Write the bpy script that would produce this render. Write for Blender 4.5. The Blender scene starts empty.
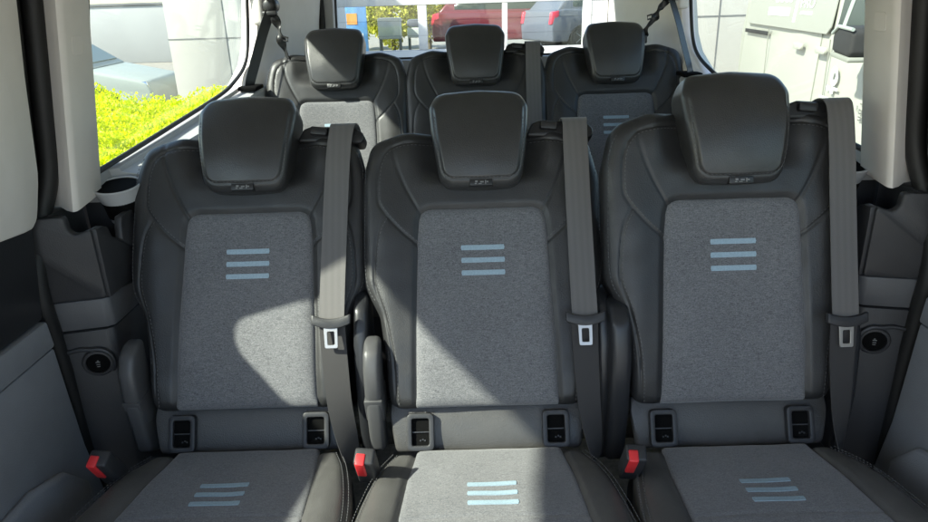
import bpy, bmesh, math, random
import numpy as np
from mathutils import Matrix, Vector
random.seed(7); rng = np.random.default_rng(7)
R = math.radians
sc = bpy.context.scene
COL = sc.collection

# ------------------------------------------------------------------ scene objects
def tag(o, label=None, cat=None, group=None, kind=None):
    if label: o['label'] = label
    if cat: o['category'] = cat
    if group: o['group'] = group
    if kind: o['kind'] = kind
    return o
def empty(name, loc=(0, 0, 0), rz=0.0):
    o = bpy.data.objects.new(name, None); COL.objects.link(o)
    o.location = loc; o.rotation_euler = (0, 0, rz); o.empty_display_size = .1
    return o
def mesh_obj(name, me, parent=None, mat=None, smooth=40):
    if mat is not None:
        for m in (mat if isinstance(mat, (list, tuple)) else [mat]): me.materials.append(m)
    if smooth:
        me.polygons.foreach_set('use_smooth', [True]*len(me.polygons))
        me.set_sharp_from_angle(angle=R(smooth))
    o = bpy.data.objects.new(name, me); COL.objects.link(o)
    if parent is not None: o.parent = parent
    return o
def pydata(name, v, f, mat=None, parent=None, smooth=40):
    me = bpy.data.meshes.new(name)
    me.from_pydata([tuple(map(float, p)) for p in v], [], [tuple(int(i) for i in q) for q in f]); me.update()
    return mesh_obj(name, me, parent, mat, smooth)
def copy_tree(o, parent=None):
    c = o.copy(); COL.objects.link(c); c.parent = parent
    for ch in list(o.children): copy_tree(ch, c)
    return c

# ------------------------------------------------------------------ mesh builder that collects pieces of one part
class MB:
    def __init__(s): s.v = []; s.f = []; s.m = []
    def add(s, v, f, mi=0):
        b = len(s.v); s.v += [tuple(map(float, p)) for p in v]; s.f += [tuple(int(i)+b for i in q) for q in f]; s.m += [mi]*len(f); return s
    def bm(s, bm, mi=0, fn=None):
        bm.verts.index_update(); bm.verts.ensure_lookup_table()
        v = [tuple(x.co) for x in bm.verts]
        if fn: v = [fn(p) for p in v]
        s.add(v, [[x.index for x in q.verts] for q in bm.faces], mi); bm.free(); return s
    def box(s, lo, hi, bev=.003, seg=2, mi=0, fn=None):
        bm = bmesh.new(); bmesh.ops.create_cube(bm, size=1)
        c = [(a+b)/2 for a, b in zip(lo, hi)]; d = [abs(b-a) for a, b in zip(lo, hi)]
        for x in bm.verts: x.co = Vector([c[i]+x.co[i]*d[i] for i in range(3)])
        if bev: bmesh.ops.bevel(bm, geom=list(bm.edges), offset=bev, segments=seg, affect='EDGES', profile=.5)
        return s.bm(bm, mi, fn)
    def prism(s, poly, a, b, axis='x', bev=.004, seg=2, mi=0, fn=None, hole=None):
        """poly: 2D points; extruded from a to b along axis (x: poly=(y,z); y: poly=(x,z); z: poly=(x,y))"""
        P = {'x': lambda p, t: (t, p[0], p[1]), 'y': lambda p, t: (p[0], t, p[1]), 'z': lambda p, t: (p[0], p[1], t)}[axis]
        bm = bmesh.new()
        va = [bm.verts.new(P(p, a)) for p in poly]; vb = [bm.verts.new(P(p, b)) for p in poly]; n = len(poly)
        for i in range(n): bm.faces.new((va[i], va[(i+1) % n], vb[(i+1) % n], vb[i]))
        if hole:
            ha = [bm.verts.new(P(p, a)) for p in hole]; hb = [bm.verts.new(P(p, b)) for p in hole]
            assert len(hole) == n
            for i in range(n):
                j = (i+1) % n
                bm.faces.new((ha[i], hb[i], hb[j], ha[j])); bm.faces.new((va[j], va[i], ha[i], ha[j])); bm.faces.new((vb[i], vb[j], hb[j], hb[i]))
        else:
            bm.faces.new(list(reversed(va))); bm.faces.new(vb)
        bmesh.ops.recalc_face_normals(bm, faces=list(bm.faces))
        if bev:
            e = [x for x in bm.edges if len(x.link_faces) == 2 and x.calc_face_angle() > R(25)]
            bmesh.ops.bevel(bm, geom=e, offset=bev, segments=seg, affect='EDGES', profile=.5)
        return s.bm(bm, mi, fn)
    def tube(s, pts, r, n=8, mi=0, closed=False):
        pts = [Vector(p) for p in pts]; N = len(pts); v = []; f = []; prev = None
        for i, p in enumerate(pts):
            t = (pts[(i+1) % N]-pts[i-1]) if closed else (pts[min(i+1, N-1)]-pts[max(i-1, 0)])
            t.normalize()
            a = prev-t*prev.dot(t) if prev is not None else (Vector((0, 0, 1)) if abs(t.z) < .9 else Vector((1, 0, 0)))
            a = (a-t*a.dot(t)).normalized(); prev = a; b = t.cross(a)
            rr = r[i] if isinstance(r, (list, tuple)) else r
            for k in range(n):
                q = 2*math.pi*k/n; v.append(p+a*math.cos(q)*rr+b*math.sin(q)*rr)
        for i in range(N if closed else N-1):
            j = (i+1) % N
            for k in range(n): f.append((i*n+k, i*n+(k+1) % n, j*n+(k+1) % n, j*n+k))
        if not closed: f.append(tuple(range(n-1, -1, -1))); f.append(tuple(range((N-1)*n, N*n)))
        return s.add(v, f, mi)
    def lathe(s, prof, c=(0, 0, 0), axis='z', n=40, mi=0):
        """prof: list of (radius, height)"""
        v = []; f = []
        for (r, h) in prof:
            for k in range(n):
                a = 2*math.pi*k/n; x, y = r*math.cos(a), r*math.sin(a)
                v.append({'z': (c[0]+x, c[1]+y, c[2]+h), 'x': (c[0]+h, c[1]+x, c[2]+y), 'y': (c[0]+x, c[1]+h, c[2]+y)}[axis])
        for i in range(len(prof)-1):
            for k in range(n): f.append((i*n+k, i*n+(k+1) % n, (i+1)*n+(k+1) % n, (i+1)*n+k))
        f.append(tuple(range(n))[::-1]); f.append(tuple(range((len(prof)-1)*n, len(prof)*n)))
        return s.add(v, f, mi)
    def ribbon(s, pts, widths, wdirs, th=.0014, mi=0, nw=6):
        """flat strap with real thickness"""
        pts = [Vector(p) for p in pts]; N = len(pts); v = []; f = []
        for i, p in enumerate(pts):
            t = (pts[min(i+1, N-1)]-pts[max(i-1, 0)]).normalized(); w = Vector(wdirs[i]); w = (w-t*w.dot(t)).normalized(); nn = t.cross(w)
            for sd in (1, -1):
                for k in range(nw+1): v.append(p+w*(k/nw-.5)*widths[i]+nn*sd*th*.5)
        m = 2*(nw+1)
        for i in range(N-1):
            a = i*m; b = a+m
            for k in range(nw): f.append((a+k, a+k+1, b+k+1, b+k)); f.append((a+nw+1+k+1, a+nw+1+k, b+nw+1+k, b+nw+1+k+1))
            f.append((a+nw, a+m-1, b+m-1, b+nw)); f.append((a+nw+1, a, b, b+nw+1))
        f.append(tuple(range(nw+1))[::-1]+tuple(range(nw+1, m))); e = (N-1)*m
        f.append(tuple(range(e, e+nw+1))+tuple(range(e+m-1, e+nw, -1)))
        return s.add(v, f, mi)
    def build(s, name, mat=None, parent=None, smooth=40):
        me = bpy.data.meshes.new(name); me.from_pydata(s.v, [], s.f); me.update()
        o = mesh_obj(name, me, parent, mat, smooth)
        if any(s.m): me.polygons.foreach_set('material_index', s.m)
        return o

# ------------------------------------------------------------------ materials
def material(name, col, rough=.5, metal=0., spec=.5, bump=None, vary=None, coat=0., sheen=0., uneven=0.):
    m = bpy.data.materials.new(name); m.use_nodes = True; nt = m.node_tree; L = nt.links
    b = nt.nodes['Principled BSDF']
    b.inputs['Base Color'].default_value = (*col, 1); b.inputs['Roughness'].default_value = rough
    b.inputs['Metallic'].default_value = metal; b.inputs['Specular IOR Level'].default_value = spec
    b.inputs['Coat Weight'].default_value = coat; b.inputs['Sheen Weight'].default_value = sheen
    tc = nt.nodes.new('ShaderNodeTexCoord')
    if vary:   # (scale, amount, stretch)
        sc_, am, st = vary
        mp = nt.nodes.new('ShaderNodeMapping'); mp.inputs['Scale'].default_value = st
        L.new(tc.outputs['Object'], mp.inputs['Vector'])
        n = nt.nodes.new('ShaderNodeTexNoise'); n.inputs['Scale'].default_value = sc_; n.inputs['Detail'].default_value = 3; n.inputs['Roughness'].default_value = .65
        L.new(mp.outputs[0], n.inputs['Vector'])
        r = nt.nodes.new('ShaderNodeValToRGB'); r.color_ramp.elements[0].position = .36; r.color_ramp.elements[1].position = .64
        r.color_ramp.elements[0].color = (*[c*(1-am) for c in col], 1); r.color_ramp.elements[1].color = (*[min(1, c*(1+am)) for c in col], 1)
        L.new(n.outputs['Fac'], r.inputs['Fac']); L.new(r.outputs['Color'], b.inputs['Base Color'])
    if uneven:   # roughness wanders between two values
        n = nt.nodes.new('ShaderNodeTexNoise'); n.inputs['Scale'].default_value = 26; n.inputs['Detail'].default_value = 5; L.new(tc.outputs['Object'], n.inputs['Vector'])
        mr_ = nt.nodes.new('ShaderNodeMapRange'); mr_.inputs['From Min'].default_value = .3; mr_.inputs['From Max'].default_value = .7
        mr_.inputs['To Min'].default_value = rough-uneven; mr_.inputs['To Max'].default_value = rough+uneven
        L.new(n.outputs['Fac'], mr_.inputs['Value']); L.new(mr_.outputs[0], b.inputs['Roughness'])
    if bump:   # (kind, scale, strength, distance)
        k, s_, st, d = bump
        if k == 'leather':
            t = nt.nodes.new('ShaderNodeTexVoronoi'); t.inputs['Scale'].default_value = s_; out = t.outputs['Distance']
        else:
            t = nt.nodes.new('ShaderNodeTexNoise'); t.inputs['Scale'].default_value = s_; t.inputs['Detail'].default_value = 4; out = t.outputs['Fac']
        L.new(tc.outputs['Object'], t.inputs['Vector'])
        bp = nt.nodes.new('ShaderNodeBump'); bp.inputs['Strength'].default_value = st; bp.inputs['Distance'].default_value = d
        L.new(out, bp.inputs['Height']); L.new(bp.outputs[0], b.inputs['Normal'])
    return m
def glass_mat(name, tint, refl=1.0):
    m = bpy.data.materials.new(name); m.use_nodes = True; nt = m.node_tree; L = nt.links
    for n in list(nt.nodes):
        if n.type != 'OUTPUT_MATERIAL': nt.nodes.remove(n)
    out = [n for n in nt.nodes if n.type == 'OUTPUT_MATERIAL'][0]
    t = nt.nodes.new('ShaderNodeBsdfTransparent'); t.inputs[0].default_value = (*tint, 1)
    g = nt.nodes.new('ShaderNodeBsdfGlossy'); g.inputs['Roughness'].default_value = .02; g.inputs[0].default_value = (.9, .95, .93, 1)
    lw = nt.nodes.new('ShaderNodeLayerWeight'); lw.inputs['Blend'].default_value = .5      # facing = 1 - |cos|
    pw = nt.nodes.new('ShaderNodeMath'); pw.operation = 'POWER'; pw.inputs[1].default_value = 5; L.new(lw.outputs['Facing'], pw.inputs[0])
    mu = nt.nodes.new('ShaderNodeMath'); mu.operation = 'MULTIPLY_ADD'; mu.inputs[1].default_value = .9*refl; mu.inputs[2].default_value = .035*refl; L.new(pw.outputs[0], mu.inputs[0])
    mx = nt.nodes.new('ShaderNodeMixShader'); L.new(mu.outputs[0], mx.inputs[0]); L.new(t.outputs[0], mx.inputs[1]); L.new(g.outputs[0], mx.inputs[2])
    L.new(mx.outputs[0], out.inputs[0]); return m
def fabric_mat():
    m = material('seat_fabric', (.26, .26, .265), .95, spec=.2, sheen=.3); nt = m.node_tree; L = nt.links; b = nt.nodes['Principled BSDF']
    tc = nt.nodes.new('ShaderNodeTexCoord')
    def noise(scale, st, det=2):
        mp = nt.nodes.new('ShaderNodeMapping'); mp.inputs['Scale'].default_value = st; L.new(tc.outputs['Object'], mp.inputs['Vector'])
        n = nt.nodes.new('ShaderNodeTexNoise'); n.inputs['Scale'].default_value = scale; n.inputs['Detail'].default_value = det; L.new(mp.outputs[0], n.inputs['Vector']); return n.outputs['Fac']
    a = noise(640, (.6, 1, 1), 2); c = noise(320, (.30, 1.3, 1.3), 2); d = noise(9, (1, 1, 1), 2)
    def math_(op, x, y):
        n = nt.nodes.new('ShaderNodeMath'); n.operation = op
        for i, q in enumerate((x, y)):
            if isinstance(q, float): n.inputs[i].default_value = q
            else: L.new(q, n.inputs[i])
        return n.outputs[0]
    mix = math_('ADD', math_('MULTIPLY', a, .62), math_('ADD', math_('MULTIPLY', c, .28), math_('MULTIPLY', d, .10)))
    r = nt.nodes.new('ShaderNodeValToRGB'); e = r.color_ramp.elements
    e[0].position = .33; e[0].color = (.076, .078, .085, 1); e[1].position = .67; e[1].color = (.212, .213, .220, 1)
    L.new(mix, r.inputs['Fac']); L.new(r.outputs[0], b.inputs['Base Color'])
    bp = nt.nodes.new('ShaderNodeBump'); bp.inputs['Strength'].default_value = .5; bp.inputs['Distance'].default_value = .0012
    L.new(a, bp.inputs['Height']); L.new(bp.outputs[0], b.inputs['Normal']); return m
def webbing_mat():
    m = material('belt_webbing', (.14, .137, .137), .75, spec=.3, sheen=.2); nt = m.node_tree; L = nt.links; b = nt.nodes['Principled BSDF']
    tc = nt.nodes.new('ShaderNodeTexCoord'); w = nt.nodes.new('ShaderNodeTexWave'); w.bands_direction = 'X'; w.inputs['Scale'].default_value = 24; w.inputs['Distortion'].default_value = .3
    L.new(tc.outputs['Object'], w.inputs['Vector'])
    r = nt.nodes.new('ShaderNodeValToRGB'); r.color_ramp.elements[0].color = (.122, .117, .114, 1); r.color_ramp.elements[1].color = (.134, .128, .125, 1)
    L.new(w.outputs['Fac'], r.inputs['Fac']); L.new(r.outputs[0], b.inputs['Base Color'])
    n = nt.nodes.new('ShaderNodeTexNoise'); n.inputs['Scale'].default_value = 700
    L.new(tc.outputs['Object'], n.inputs['Vector']); bp = nt.nodes.new('ShaderNodeBump'); bp.inputs['Strength'].default_value = .4; bp.inputs['Distance'].default_value = .0008
    L.new(n.outputs['Fac'], bp.inputs['Height']); L.new(bp.outputs[0], b.inputs['Normal']); return m

M = dict(
    fabric=fabric_mat(), webbing=webbing_mat(),
    leather=material('black_leather', (.025, .0252, .026), .46, spec=.55, uneven=.07, bump=('leather', 420, .32, .0008), vary=(14, .10, (1, 1, 1))),
    leather_low=material('charcoal_leather', (.064, .0625, .061), .40, spec=.5, uneven=.07, bump=('leather', 420, .45, .0009), vary=(14, .10, (1, 1, 1))),
    leather_seat=material('sunlit_leather', (.085, .083, .080), .42, spec=.5, uneven=.07, bump=('leather', 420, .3, .0008), vary=(14, .10, (1, 1, 1))),  # cushion copy of the charcoal leather, lightened to paint sunlight on it
    head_leather=material('smooth_leather', (.034, .034, .0345), .36, spec=.6, uneven=.05, bump=('leather', 460, .35, .0008), vary=(14, .10, (1, 1, 1))),
    thread=material('grey_thread', (.105, .105, .108), .8),
    stripe=material('blue_print', (.29, .39, .455), .45, vary=(300, .10, (1, 1, 1))),
    black=material('black_plastic', (.017, .017, .018), .42, bump=('noise', 500, .15, .0006)),
    dark=material('charcoal_plastic', (.028, .0285, .031), .48, bump=('leather', 420, .25, .0006), uneven=.05, vary=(6, .08, (1, 1, 1))),
    dark_gloss=material('charcoal_satin_plastic', (.020, .021, .024), .36, bump=('leather', 420, .12, .0005)),
    mid=material('slate_plastic', (.23, .24, .26), .45, bump=('leather', 420, .4, .0008), uneven=.06, vary=(6, .07, (1, 1, 1))),
    band=material('grey_plastic', (.085, .087, .092), .45, bump=('leather', 420, .25, .0006), uneven=.05, vary=(6, .07, (1, 1, 1))),
    sill=material('pale_grey_plastic', (.42, .425, .43), .5, bump=('leather', 420, .15, .0006)),
    trim=material('pale_trim', (.74, .70, .65), .62, bump=('noise', 900, .2, .0005), vary=(5, .04, (1, 1, 1))),
    liner=material('headliner_cloth', (.62, .61, .59), .95, bump=('noise', 700, .3, .0006)),
    rubber=material('black_rubber', (.012, .012, .012), .55),
    pit=material('pocket_black', (.004, .004, .004), .9, spec=.1),
    mark=material('white_print', (.20, .20, .20), .6),
    strap=material('shaded_webbing', (.040, .038, .038), .8, bump=('noise', 600, .3, .0006)),  # same belt webbing below the tongue, its shade put into a darker colour
    metal=material('bright_steel', (.55, .53, .50), .36, metal=1.0, bump=('noise', 300, .05, .0003)),
    hinge=material('graphite_plastic', (.070, .070, .072), .42, bump=('leather', 420, .2, .0006)),
    red=material('red_plastic', (.70, .035, .04), .35, bump=('noise', 300, .15, .0005)),
    carpet=material('floor_vinyl', (.20, .19, .17), .7, bump=('noise', 300, .5, .001), vary=(60, .25, (1, 1, 1))),
    glass=glass_mat('window_glass', (.90, .94, .905), .55),
    rear_glass=glass_mat('rear_glass', (.92, .94, .93)),
)

# ------------------------------------------------------------------ outline helpers (numpy)
def rounded(poly, n=320):
    """closed polygon of (u, v, corner radius) -> n evenly spaced points"""
    P = []; N = len(poly)
    for i in range(N):
        p = np.array(poly[i][:2], float); r = poly[i][2]; a = np.array(poly[i-1][:2], float)-p; b = np.array(poly[(i+1) % N][:2], float)-p
        la, lb = np.linalg.norm(a), np.linalg.norm(b); a /= la; b /= lb
        ang = math.acos(np.clip(a@b, -1, 1)); t = min(r/math.tan(ang/2) if ang < 3.12 else 0, .48*la, .48*lb)
        p0, p1 = p+a*t, p+b*t
        for k in range(9):
            s = k/8; P.append((1-s)**2*p0+2*s*(1-s)*p+s*s*p1)
    P = np.array(P); Q = np.vstack([P, P[:1]]); L = np.r_[0, np.cumsum(np.linalg.norm(np.diff(Q, axis=0), axis=1))]
    t = np.linspace(0, L[-1], n, endpoint=False); return np.c_[np.interp(t, L, Q[:, 0]), np.interp(t, L, Q[:, 1])]
def mirror(half):
    """half outline listed on the positive side from bottom to top -> full closed polygon"""
    return half+[(-u, v, r) for (u, v, r) in reversed(half) if u > 1e-6]
def dist_poly(p, line, closed=False):
    line = np.asarray(line, float); q = np.vstack([line, line[:1]]) if closed else line
    d = np.full(len(p), 9.)
    for a, b in zip(q[:-1], q[1:]):
        e = b-a; t = np.clip(((p-a)@e)/max(e@e, 1e-12), 0, 1); d = np.minimum(d, np.linalg.norm(p-a-t[:, None]*e, axis=1))
    return d
def inside(p, poly):
    x, y = p[:, 0], p[:, 1]; r = np.zeros(len(p), bool); n = len(poly)
    for i in range(n):
        (x0, y0), (x1, y1) = poly[i], poly[(i+1) % n]
        if y0 == y1: continue
        c = ((y0 > y) != (y1 > y)) & (x < (x1-x0)*(y-y0)/(y1-y0)+x0); r ^= c
    return r
def smooth_line(pts, n=40):
    """Catmull-Rom through points"""
    P = np.array(pts, float); P = np.vstack([2*P[0]-P[1], P, 2*P[-1]-P[-2]]); out = []
    m = len(P)-3; per = max(2, n//m)
    for i in range(m):
        a, b, c, d = P[i:i+4]
        for k in range(per):
            t = k/per; out.append(.5*((2*b)+(c-a)*t+(2*a-5*b+4*c-d)*t*t+(3*b-a-3*c+d)*t**3))
    out.append(P[-2]); return np.array(out)
def sstep(x, a, b):
    t = np.clip((x-a)/(b-a), 0, 1); return t*t*(3-2*t)
def pad_mesh(outline, height, thick, er, rings=60, fine=.04, centre=None):
    """upholstered pad: top surface height(u,v), edge rolled with radius er down to -thick, closed back.
    returns verts in (u, v, w) and faces"""
    n = len(outline); c = np.array(centre if centre is not None else outline.mean(0))
    rad = np.linalg.norm(outline-c, axis=1).mean()
    # ring parameters: dense near the rim
    s_in = np.linspace(0, 1, rings); s = 1-(1-s_in)**1.6
    s = s[::-1]                                     # 1 .. 0  (rim to centre)
    V = []; F = []
    nb = max(2, int(np.ceil(thick/.02)))
    # back centre -> back rim
    back = []
    h_rim = None
    top = []
    for k in s[:-1] if s[-1] == 0 else s:
        top.append(c+k*(outline-c))
    allp = np.vstack(top); d = dist_poly(allp, outline, True); h = height(allp)
    roll = np.where(d < er, er-np.sqrt(np.maximum(er*er-(er-np.minimum(d, er))**2, 0)), 0)
    W = h-roll
    for i, p in enumerate(top):
        V.append(np.c_[p, W[i*n:(i+1)*n]])
    side0 = V[0][:, 2].copy()
    pre = []
    for j in range(nb, 0, -1):                      # sides go down from the rim to the back
        f = j/nb; w = side0*(1-f)+(-thick)*f
        pre.append(np.c_[c+(1-.012*f)*(outline-c), w])
    rows = [np.c_[c+.5*(outline-c), np.full(n, -thick)], np.c_[c+.94*(outline-c), np.full(n, -thick)]]+pre+V
    rows[2][:, :2] = c+.975*(outline-c)
    A = np.vstack(rows)
    for i in range(len(rows)-1):
        a = i*n; b = a+n
        for k in range(n):
            j = (k+1) % n; F.append((a+k, a+j, b+j, b+k))
    F.append(tuple(range(n))[::-1]); m = len(A); A = np.vstack([A, [[c[0], c[1], float(height(np.array([c]))[0])]]]); e = (len(rows)-1)*n
    for k in range(n): F.append((e+k, e+(k+1) % n, m))
    return A, F
def to_back(A): return [(p[0], -p[2], p[1]) for p in A]           # backrest frame: x=u, y=-w, z=v
def to_cush(A): return [(p[0], -p[1], p[2]) for p in A]           # cushion frame: x=u, y=-c, z=w
def stitches(mb, line, height, tofn, mi, dash=.0045, gap=.0035, r=.0007, lift=.0003):
    L = smooth_line(line, 80) if len(line) < 40 else np.asarray(line)
    acc = np.r_[0, np.cumsum(np.linalg.norm(np.diff(L, axis=0), axis=1))]; t = 0
    while t+dash < acc[-1]:
        q = np.array([[np.interp(x, acc, L[:, 0]), np.interp(x, acc, L[:, 1])] for x in (t, t+dash*.5, t+dash)])
        h = height(q)+lift
        v3 = tofn(np.c_[q, h-np.array([.0008, 0, .0008])]); mb.tube(v3, r, 5, mi); t += dash+gap

# ------------------------------------------------------------------ SEAT
MIR = np.array([-1, 1])
BO = rounded(mirror([(0, -.006, .0), (.196, -.006, .03), (.202, .09, .1), (.214, .18, .06), (.247, .245, .06), (.249, .46, .12), (.228, .548, .045), (.16, .572, .08), (0, .578, .2)]), 420)
PO_ = rounded(mirror([(0, -.004, 0), (.143, -.004, .002), (.140, .15, .2), (.134, .34, .2), (.129, .401, .048), (0, .401, 0)]), 300)
SE1 = smooth_line([(.185, .556), (.176, .50), (.155, .445), (.124, .388)], 24)
SE2 = smooth_line([(.10, .548), (.155, .543), (.190, .530), (.210, .495), (.214, .43), (.205, .402), (.172, .362), (.132, .326)], 60)
SE3 = smooth_line([(.199, .386), (.214, .352), (.221, .30), (.221, .245), (.202, .185), (.186, .10), (.182, 0)], 48)
SEAMS = [SE1, SE2, SE3]
_wr = np.random.default_rng(3); _WK = [(_wr.uniform(0, 6.28), _wr.uniform(40, 130), _wr.uniform(0, 6.28)) for _ in range(14)]
def wrinkle(p, amp):
    """soft uneven tension in the covers"""
    w = np.zeros(len(p))
    for a, k, ph in _WK: w += np.sin((p[:, 0]*math.cos(a)+p[:, 1]*math.sin(a)+.006*np.sin(p[:, 0]*31+p[:, 1]*23))*k+ph)/(k/40)
    return amp*w/4
def seat_base_h(p):
    u, v = np.abs(p[:, 0]), p[:, 1]
    w = .013*np.exp(-((v-.13)/.13)**2)*(1-sstep(u, .10, .2))-.004*(1-sstep(u, 0, .12))
    w = w+.011*np.exp(-((u-.192)/.040)**2)*(1-sstep(v, .34, .50))*sstep(v, -.02, .06)
    w = w-.030*(1-sstep(u, .085, .155))*sstep(v, .450, .51)-.012*sstep(v, .50, .60)
    return w
def shell_h(p):
    a = np.c_[np.abs(p[:, 0]), p[:, 1]]; w = seat_base_h(p)+.003+wrinkle(p, .0006)
    for s in SEAMS:
        d = dist_poly(a, s); w = w-.0026*np.exp(-(d/.0027)**2)-.0007*np.exp(-d/.010)
    d = dist_poly(p, PO_, True); ins = inside(p, PO_)
    w = w-.006*np.exp(-(d/.006)**2)
    return np.where(ins, w-.014*sstep(d, 0, .012), w)
def panel_h(p):
    d = dist_poly(p, PO_, True)
    q = np.clip(p[:, 1]+.006, 0, .026); roll = .026-np.sqrt(np.maximum(.026**2-(.026-q)**2, 0)); low = sstep(p[:, 1], .0, .02)
    return seat_base_h(p)+.0045+wrinkle(p, .0007)*sstep(d, 0, .02)-.9*roll-.009*np.exp(-d/.006)*low
HO = rounded(mirror([(0, .430, 0), (.082, .433, .036), (.099, .55, .15), (.1035, .604, .04), (.088, .644, .032), (0, .651, .1)]), 280)
def head_h(p):
    u, v = np.abs(p[:, 0]), p[:, 1]; d = dist_poly(p, HO, True)
    w = .053-.75*u*u-1.9*(v-.505)**2-4.0*np.maximum(v-.592, 0)**2
    k = 1-sstep(v, .585, .612)
    off = .009+.008*(1-sstep(v, .445, .47)); g = np.exp(-((d-off)/.0026)**2)*k
    return w+wrinkle(p, .0006)-.0030*g-.0022*sstep(off-d, -.001, .004)*k
CO = rounded([(.192, -.168, .03), (.219, -.09, .06), (.236, 0, .1), (.247, .10, .1), (.247, .27, .07), (-.247, .27, .07), (-.247, .10, .1), (-.236, 0, .1), (-.219, -.09, .06), (-.192, -.168, .03)], 380)
CP = rounded([(.144, -.170, .008), (.156, -.06, .1), (.163, .08, .1), (.168, .225, .03), (-.168, .225, .03), (-.163, .08, .1), (-.156, -.06, .1), (-.144, -.170, .008)], 300)
CS1 = np.array([(-.158, .064), (.158, .064)])
CSO = smooth_line([(.186, -.150), (.208, -.085), (.226, .0), (.236, .10), (.236, .24)], 40)
def cush_base(p):
    u, c = np.abs(p[:, 0]), p[:, 1]
    return .012*np.exp(-((u-.195)/.035)**2)*sstep(c, -.17, -.02)+.006*np.exp(-((c-.0)/.12)**2)*(1-sstep(u, .06, .17))-.035*sstep(c, .16, .34)
def cush_h(p):
    a = np.c_[np.abs(p[:, 0]), p[:, 1]]; d = dist_poly(p, CP, True); ins = inside(p, CP)
    w = cush_base(p)+.002+wrinkle(p, .0008)-.006*np.exp(-(d/.006)**2)
    d2 = dist_poly(a, CSO); w = w-.0035*np.exp(-(d2/.0035)**2)
    return np.where(ins, w-.014*sstep(d, 0, .012), w)
def cpan_h(p):
    d = dist_poly(p, CP, True); d1 = dist_poly(p, CS1)
    return cush_base(p)+.0035+wrinkle(p, .0010)-.009*np.exp(-d/.006)-.0022*np.exp(-(d1/.004)**2)
LO = rounded(mirror([(0, -.096, 0), (.188, -.094, .012), (.199, -.02, .02), (.196, .012, .01), (0, .012, 0)]), 220)
def low_h(p):
    return -.031+.010*np.cos(np.clip((p[:, 1]+.045)/.055, -1, 1)*1.3)+.0*p[:, 0]

BACK_PARTS = []          # parts that swing with the backrest
BACK_LOC = Vector((0, 0, .497))          # backrest pivot above the seat's foot
CUSH_LOC = Vector((0, -.1986, .433)); CUSH_TILT = R(6.3)
def back_part(o): o.location = BACK_LOC; o['swing'] = 1; return o
def stripe_bar(name, parent, cu, cv, hw, hh, hfn, tofn):
    nu, nv = 16, 3; us = np.linspace(-hw, hw, nu); vs = np.linspace(-hh, hh, nv); top = []
    for v in vs:
        for u in us:
            uu = u*(1-.03*(abs(v)/hh)**2) if abs(u) == hw else u; top.append((cu+uu, cv+v))
    top = np.array(top); h = hfn(top); A = np.vstack([np.c_[top, h+.0013], np.c_[top, h-.001]]); N = nu*nv; f = []
    for i in range(nv-1):
        for k in range(nu-1):
            a = i*nu+k; f.append((a, a+1, a+nu+1, a+nu)); f.append((N+a+1, N+a, N+a+nu, N+a+nu+1))
    rim = [k for k in range(nu)]+[i*nu+nu-1 for i in range(1, nv)]+[(nv-1)*nu+k for k in range(nu-2, -1, -1)]+[i*nu for i in range(nv-2, 0, -1)]
    for a, b in zip(rim, rim[1:]+rim[:1]): f.append((b, a, N+a, N+b))
    return pydata(name, tofn(A), f, M['stripe'], parent, 30)

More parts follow.
